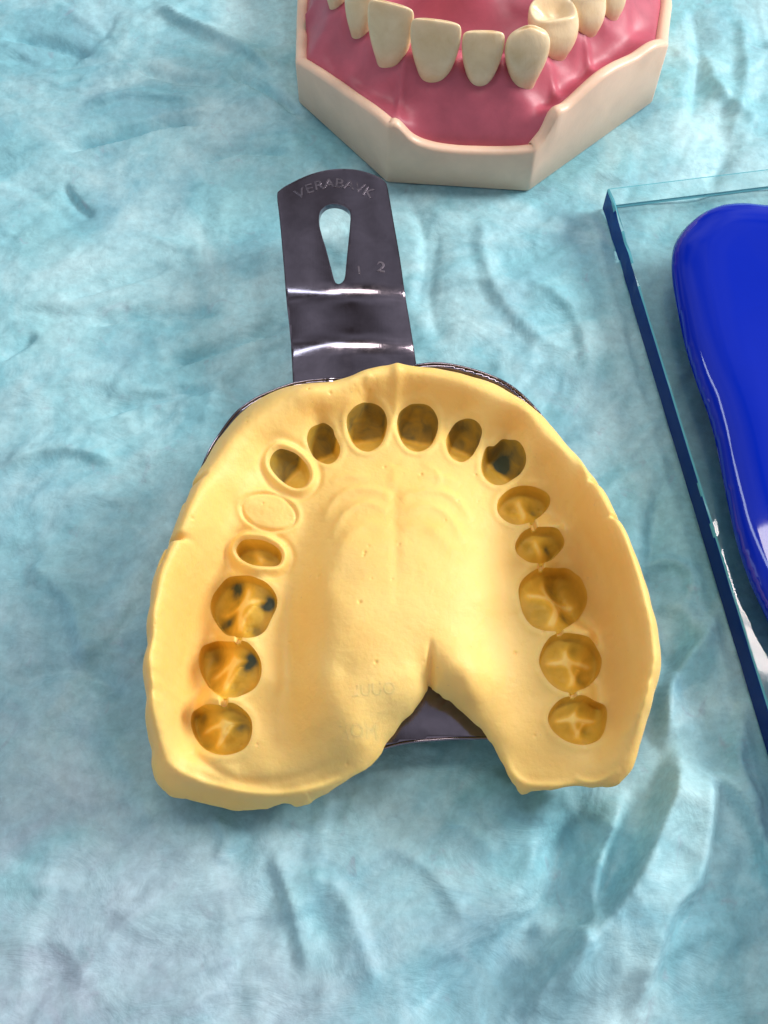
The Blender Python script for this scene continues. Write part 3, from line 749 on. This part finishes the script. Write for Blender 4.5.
# ------------------------------------------------------------------ the tooth model
bp = [P(299,103,0), P(387,183,0), P(528,192,0), P(652,103,0)]
xr = P(671,37,1.0)[0]
b3 = bp[3]
yN = P(400,0,0)[1]+4.2
BASE_POLY = np.array([bp[0][:2], bp[1][:2], bp[2][:2], (b3[0], b3[1]), (b3[0]+.35, b3[1]+1.6), (b3[0]+.3, yN-1.2), (b3[0]-.8, yN), (bp[0][0]+.7, yN), (bp[0][0]-.05, yN-1.2), (bp[0][0]-.05, bp[0][1]+1.5)])
def build_model():
    root = empty('teeth_model', P(470, 100, 0), 'cream and pink model of a jaw with ivory teeth, cut by the top edge', 'dental model')
    # rim heights along the polygon, from the photograph
    rimctl = []
    for px, py in ((299,63),(322,78),(345,94),(372,113),(388,126),(396,125),(410,139),(432,149),(460,152),(485,153),(510,153),(527,152),(548,134),(560,113),(568,109),(585,94),(604,77),(622,66),(640,58),(656,47),(669,38)):
        zz = np.linspace(.3, 2.0, 120); w = np.array([P(px, py, z)[:2] for z in zz])
        D, _, _ = nearest(w, BASE_POLY); k = D.argmin(); rimctl.append((w[k][0], w[k][1], zz[k]))
    rimctl += [(b3[0]+.35, b3[1]+1.6, 1.05), (b3[0]+.3, yN, 1.1), (bp[0][0], yN, 1.1), (bp[0][0]-.05, bp[0][1]+1.5, .78), (bp[0][0]-.05, bp[0][1]+3.5, .95)]
    rim = TPS(rimctl, 1e-3)
    # densified rounded polygon
    pts = []
    n = len(BASE_POLY)
    for i in range(n):
        a = BASE_POLY[i-1]; b = BASE_POLY[i]; c = BASE_POLY[(i+1) % n]
        u = (a-b)/np.linalg.norm(a-b); v = (c-b)/np.linalg.norm(c-b); r = .06
        for t in (0, .25, .5, .75, 1):
            pts.append((1-t)**2*(b+u*r)+2*t*(1-t)*b+t*t*(b+v*r))
        nb = b+v*r; na = c-v*r; m = int(np.linalg.norm(na-nb)/.07)
        for k in range(1, m): pts.append(nb+(na-nb)*k/m)
    B = np.array(pts)
    cen = B.mean(0)
    tan = np.roll(B, -1, 0)-np.roll(B, 1, 0); nrm = np.c_[-tan[:, 1], tan[:, 0]]; nrm /= np.linalg.norm(nrm, axis=1)[:, None]
    if not inside(B[:1]+nrm[:1]*.05, B)[0]: nrm = -nrm
    rz = rim(B)+.03*(fbm(B[:, 0]*1.3, B[:, 1]*1.3, 3, 2)-.5)
    rings = [(0.03, 0, 0), (0, .04, 0), (0, .5, 1), (0.0, -.07, 2), (.015, -.025, 2), (.05, 0, 2), (.12, .015, 2), (.18, .0, 2), (.23, -.06, 2), (.34, -.3, 2)]
    V = []
    for o, dz, mode in rings:
        z = np.full(len(B), dz) if mode == 0 else (rz*.5 if mode == 1 else rz+dz)
        V.append(np.c_[B+nrm*o, z])
    V = np.concatenate(V); m = len(B); Fc = []
    for k in range(len(rings)-1):
        a = np.arange(m)+k*m; b = np.roll(np.arange(m), -1)+k*m
        Fc.append(np.c_[a, b, b+m, a+m])
    base = mesh_from('model_base', V, np.concatenate(Fc), M_base, root)
    # teeth: (neck px, neck py, width, kind, crown height, lean)
    teeth = [(333,7,.55,'p',.80),(357,35,.60,'c',.95),(387,64,.80,'i',1.06),(432,79,.84,'i',1.02),(480,83,.70,'i',.88),(525,84,.76,'c',.98),(557,58,.84,'p',.60),(590,35,.72,'p',.62),(614,18,.66,'p',.65),(630,-20,.8,'m',.8),(318,-25,.66,'p',.8)]
    NZ = 1.72
    cen = np.array(P(478, -130, NZ)[:2])
    necks_w = []
    for t in teeth:
        p = np.array(P(t[0], t[1], NZ)[:2]); necks_w.append(p)
    # gum: relief through control points
    g = []
    for i in range(0, m, 4):
        p = B[i]+nrm[i]*.2; g.append((p[0], p[1], rz[i]-.03))
    for p in necks_w:
        d = p-cen; d /= np.linalg.norm(d); g.append((*(p+d*.03), NZ-.05)); g.append((*(p-d*.75), NZ+.05)); g.append((*(p-d*1.25), 1.15)); g.append((*(p+d*.45), 1.34))
    for a, b in zip(necks_w[:-1], necks_w[1:]):
        p = (a+b)/2; d = p-cen; d /= np.linalg.norm(d); g.append((*(p-d*.12), NZ+.18)); g.append((*(p+d*.45), 1.31))
    for px, py in ((470,-40),(430,-60),(520,-60)): g.append((*P(px, py, 1.0)[:2], .95))
    gt = TPS(g, 2e-2)
    G = B+nrm*.20
    Vg, qg, lg = grid_cells(G, .04)
    f = qg[lg == 0]; u = np.unique(f); q = Vg[u]
    z = gt(q)+.04*(fbm(q[:, 0]*.9, q[:, 1]*.9, 2, 12)-.5)
    for p, t in zip(necks_w, teeth):     # the gum margin swells round each tooth
        d = p-cen; d /= np.linalg.norm(d); c2 = p-d*.22
        rr = np.linalg.norm(q-c2, axis=1); z += .025*np.exp(-((rr-.42)/.10)**2)
    D, _, _ = nearest(q, G); z -= .05*np.exp(-(D/.05)**2)
    for pts, a, w in ([([(397,128),(400,110),(405,80)], .10,.07), ([(560,118),(552,100),(545,85)], .08,.09), ([(592,88),(585,70),(575,50)], .07,.08), ([(345,95),(335,70),(325,50)],-.05,.1),([(330,35),(328,20),(330,0)],.06,.07)]):
        L = spline(PA(pts, 1.2)[:, :2], 5, closed=False); D, N, T = nearest(q, L, closed=False); z += a*np.exp(-(D/w)**2)*np.sin(np.pi*np.clip(T*.9+.05, 0, 1))
    gum = mesh_from('gum', np.c_[q, z], np.searchsorted(u, f), M_gum, root)
    for (px, py, w, kind, ch), p in zip(teeth, necks_w):
        w *= 1.09; ch *= 1.08
        d = p-cen; d /= np.linalg.norm(d); sx = np.array([-d[1], d[0]])
        if sx[0] < 0: sx = -sx
        if kind == 'i':   prof = [(-.25,.52,.02,-.50),(-.02,.60,.04,-.50),(.12,.72,.065,-.46),(.35,.88,.06,-.36),(.6,.98,.02,-.25),(.82,1.0,-.035,-.19),(.94,.97,-.07,-.18),(.985,.92,-.09,-.17),(1.0,.80,-.11,-.155)]
        elif kind == 'c': prof = [(-.25,.52,.02,-.55),(-.02,.58,.05,-.55),(.15,.74,.09,-.52),(.4,.93,.09,-.42),(.62,1.0,.05,-.34),(.8,.94,.0,-.28),(.92,.80,-.05,-.25),(.98,.6,-.09,-.22),(1.0,.45,-.12,-.19)]
        else:             prof = [(-.25,.55,.0,-.60),(-.02,.62,.03,-.62),(.15,.76,.08,-.68),(.4,.94,.09,-.74),(.62,1.0,.06,-.78),(.8,.99,.0,-.78),(.92,.94,-.05,-.80),(.98,.89,-.08,-.78)]
        NS = 28; V = []
        for h, ws, lab_, lin in prof:
            b = (lab_-lin)/2; c0 = (lab_+lin)/2
            for k in range(NS):
                a = 2*math.pi*k/NS; e = .75
                X = math.copysign(abs(math.cos(a))**e, math.cos(a))*w/2*ws
                Y = math.copysign(abs(math.sin(a))**e, math.sin(a))
                hh = h*ch
                # neck line: arches toward the root on the front face
                lean = -.10*max(h, 0)
                Yp = c0+b*Y
                if kind == 'i' and h > .9: hh -= .05*abs(X/(w/2))**3
                if kind == 'c' and h > .6: hh -= .09*(h-.6)/.4*abs(X/(w/2*max(ws, .1)))**1.5
                xy = p+sx*X+d*(Yp+lean)
                V.append((xy[0], xy[1], NZ+hh))
        Fc = []
        nr = len(prof)
        # crown cap
        caps = (.72, .42, .15)
        top = V[-NS:]; ctr = np.mean(top, axis=0)
        for ci, s in enumerate(caps):
            for k in range(NS):
                v = np.array(top[k]); qv = ctr+(v-ctr)*s
                if kind in 'pm':
                    a = 2*math.pi*k/NS
                    dep = {.72: -.07, .42: -.19, .15: -.22}[s]
                    cusp = abs(math.sin(a))**2*.10*(1 if s == .72 else .4)
                    qv[2] = ctr[2]+dep+cusp
                V.append(tuple(qv))
        if kind in 'pm':
            for k in range(NS):   # cusps on the rim
                a = 2*math.pi*k/NS; i = (nr-1)*NS+k; v = V[i]; V[i] = (v[0], v[1], v[2]+.07*abs(math.sin(a))**2)
        nr += 3
        for r_ in range(nr-1):
            for k in range(NS):
                Fc.append((r_*NS+k, r_*NS+(k+1) % NS, (r_+1)*NS+(k+1) % NS, (r_+1)*NS+k))
        o = mesh_from('tooth', V, Fc+[tuple((nr-1)*NS+k for k in range(NS))], M_tooth, root)
        md = o.modifiers.new('smooth', 'SUBSURF'); md.levels = 2; md.render_levels = 2
    return root

# ------------------------------------------------------------------ glass slab and spatula
def build_slab():
    import bmesh
    bm = bmesh.new(); r = bmesh.ops.create_cube(bm, size=1)
    L, W, T = 15, 9, SLAB_TOP-SLAB_BOT
    for v in bm.verts: v.co = Vector(((v.co.x)*W, v.co.y*L, v.co.z*T))
    bmesh.ops.bevel(bm, geom=bm.edges[:], offset=.04, segments=2, profile=.5, affect='EDGES')
    ed = [e for e in bm.edges if e.calc_length() > 10 and min(v.co.x for v in e.verts) < -W/2+.04]
    bmesh.ops.subdivide_edges(bm, edges=ed, cuts=60)
    rr_ = random.Random(4)
    for v in bm.verts:
        if v.co.x < -W/2+.04 and 0 < L/2-v.co.y < 15 and abs(v.co.y) < L/2-.05:
            t = L/2-v.co.y; a = .035 if t < 2.2 else .004
            v.co.x += rr_.uniform(0, a); v.co.z += rr_.uniform(-a, a)*.5
    bmesh.ops.triangulate(bm, faces=[f for f in bm.faces if len(f.verts) > 4]); bm.normal_update()
    me = bpy.data.meshes.new('glass_slab'); bm.to_mesh(me); bm.free(); me.materials.append(M_glass); me.materials.append(M_gedge); me.materials.append(M_garris)
    for p in me.polygons:
        if p.normal.x < -.90: p.material_index = 1
        elif max(abs(c) for c in p.normal) < .97: p.material_index = 2
    o = bpy.data.objects.new('glass_slab', me); C.objects.link(o)
    c = sA+e2*W/2+e1*L/2; o.location = (c[0], c[1], (SLAB_TOP+SLAB_BOT)/2)
    o.rotation_euler = (0, 0, math.atan2(e2[1], e2[0]))
    o['label'] = 'clear glass mixing slab lying on the drape under the blue handle'; o['category'] = 'glass slab'
    return o
def build_spatula():
    zm = .93; z0 = SLAB_TOP+.012
    left = [(768,206.5),(745,204.5),(722,206),(703,213),(686,227),(675,243),(671.5,262),(673,285),(679,318),(686,350),(697,385),(707,412),(715,440),(721,470),(728,505),(737,545),(750,583),(768,622),(790,672)]
    lw = PA(left, zm)[:, :2]
    ax0 = lw[0]; ax1 = PA([(846,672)], zm)[0, :2]; ad = (ax1-ax0)/np.linalg.norm(ax1-ax0)
    rel = lw-ax0; al = rel@ad; pr = rel-al[:, None]*ad
    right = ax0+al[:, None]*ad-pr
    tail_l = lw[-1]+ad*6; 
    poly = np.concatenate([lw, [lw[-1]+ad*2, lw[-1]+ad*4], [right[-1]+ad*4, right[-1]+ad*2], right[1:][::-1]])
    PO = spline(poly, 5)
    root = empty('mixing_spatula', (ax0[0], ax0[1], z0), 'glossy blue plastic spatula handle lying on the glass slab', 'spatula')
    Vv, quads, lab = grid_cells(PO, .045)
    f = quads[lab == 0]; u = np.unique(f); q = Vv[u]; D, _, _ = nearest(q, PO)
    R = .95; s = np.sqrt(np.maximum(1-(1-np.clip(D/R, 0, 1))**2, 0))
    hh = .30
    # ridge line along the handle: flat top meeting the rounded side
    dm = np.maximum(D-.55, 0)
    zt = zm+hh*s-.05*(1-np.exp(-dm*1.2)); zbm = zm-(zm-z0)*s
    n = len(q); F1 = np.searchsorted(u, f)
    V = np.concatenate([np.c_[q, zt], np.c_[q, zbm]])
    o = mesh_from('handle', V, np.concatenate([F1, F1[:, ::-1]+n]), M_blue, root)
    w = o.modifiers.new('weld', 'WELD'); w.merge_threshold = .001
    # steel blade beyond the frame
    e = (lw[-1]+right[-1])/2+ad*3.6; sx = np.array([-ad[1], ad[0]])
    BL = spline(np.array([e-sx*.6, e-sx*1.0+ad*2, e-sx*1.1+ad*5, e-sx*.7+ad*7.5, e+ad*8.2, e+sx*.7+ad*7.5, e+sx*1.1+ad*5, e+sx*1.0+ad*2, e+sx*.6]), 5)
    Vb, qb, lb = grid_cells(BL, .12); f = qb[lb == 0]; u = np.unique(f)
    bl = mesh_from('blade', np.c_[Vb[u], np.full(len(u), zm)], np.searchsorted(u, f), M_steel, root)
    sm = bl.modifiers.new('thickness', 'SOLIDIFY'); sm.thickness = .08
    return root

build_sheet()
r1 = build_impression(); r2 = build_model(); build_slab(); r3 = build_spatula()
for r in (r1, r2, r3): adopt(r)

# ------------------------------------------------------------------ light
W = bpy.data.worlds.new('World'); S.world = W; W.use_nodes = True
bg = W.node_tree.nodes['Background']; bg.inputs[1].default_value = .44
wn = W.node_tree; tcn = wn.nodes.new('ShaderNodeTexCoord')
nz = wn.nodes.new('ShaderNodeTexNoise'); nz.inputs['Scale'].default_value = 2.6; nz.inputs['Detail'].default_value = 2
wn.links.new(tcn.outputs['Generated'], nz.inputs['Vector'])
wr = ramp(wn, nz.outputs[0], [(.36, (.22, .20, .20)), (.50, (.72, .75, .84)), (.66, (1.25, 1.28, 1.4))])
wn.links.new(wr.outputs[0], bg.inputs[0])
def area(name, target, direction, dist, sx, sy, E, col):
    """E: irradiance at the target"""
    l = bpy.data.lights.new(name, 'AREA'); l.shape = 'RECTANGLE'; l.size = sx; l.size_y = sy
    l.energy = E*math.pi*dist*dist; l.color = col
    o = bpy.data.objects.new(name, l); C.objects.link(o)
    d = Vector(direction).normalized(); o.location = Vector(target)+d*dist
    o.rotation_euler = (-d).to_track_quat('-Z', 'Y').to_euler()
    return o
tc = P(400, 560, 1)
sp = P(770, 580, SLAB_TOP)
area('ceiling_lamp', sp, ((770-384)/F, (512-580)/F*ct+st, ct+(-(512-580)/F)*st), 95, 12, 14, .5, (1, .90, .86))
area('ceiling_tube', P(345, 300, 1.3), (-.02, .26, .97), 95, 26, 12, .62, (1, .93, .84))
area('right_panel', tc, (1.9, .75, 1.15), 85, 30, 26, 3.5, (1, .97, .95))  # broad soft light from the right, source unseen
area('strip_lamp', P(735, 450, 1.1), (-.34, .30, .90), 95, 4.5, 44, .22, (.80, .92, 1.0))
area('left_panel', tc, (-1.7, .3, 1.0), 85, 10, 60, .14, (.80, .90, 1.0))

# ------------------------------------------------------------------ render settings
S.view_settings.view_transform = 'Standard'; S.view_settings.look = 'None'
S.view_settings.exposure = 0; S.view_settings.gamma = 1
S.render.engine = 'CYCLES'
cy = S.cycles
cy.use_denoising = True
cy.caustics_refractive = True; cy.caustics_reflective = False
cy.max_bounces = 10; cy.transmission_bounces = 8; cy.diffuse_bounces = 4; cy.glossy_bounces = 4
cy.sample_clamp_indirect = 6; cy.transparent_max_bounces = 12
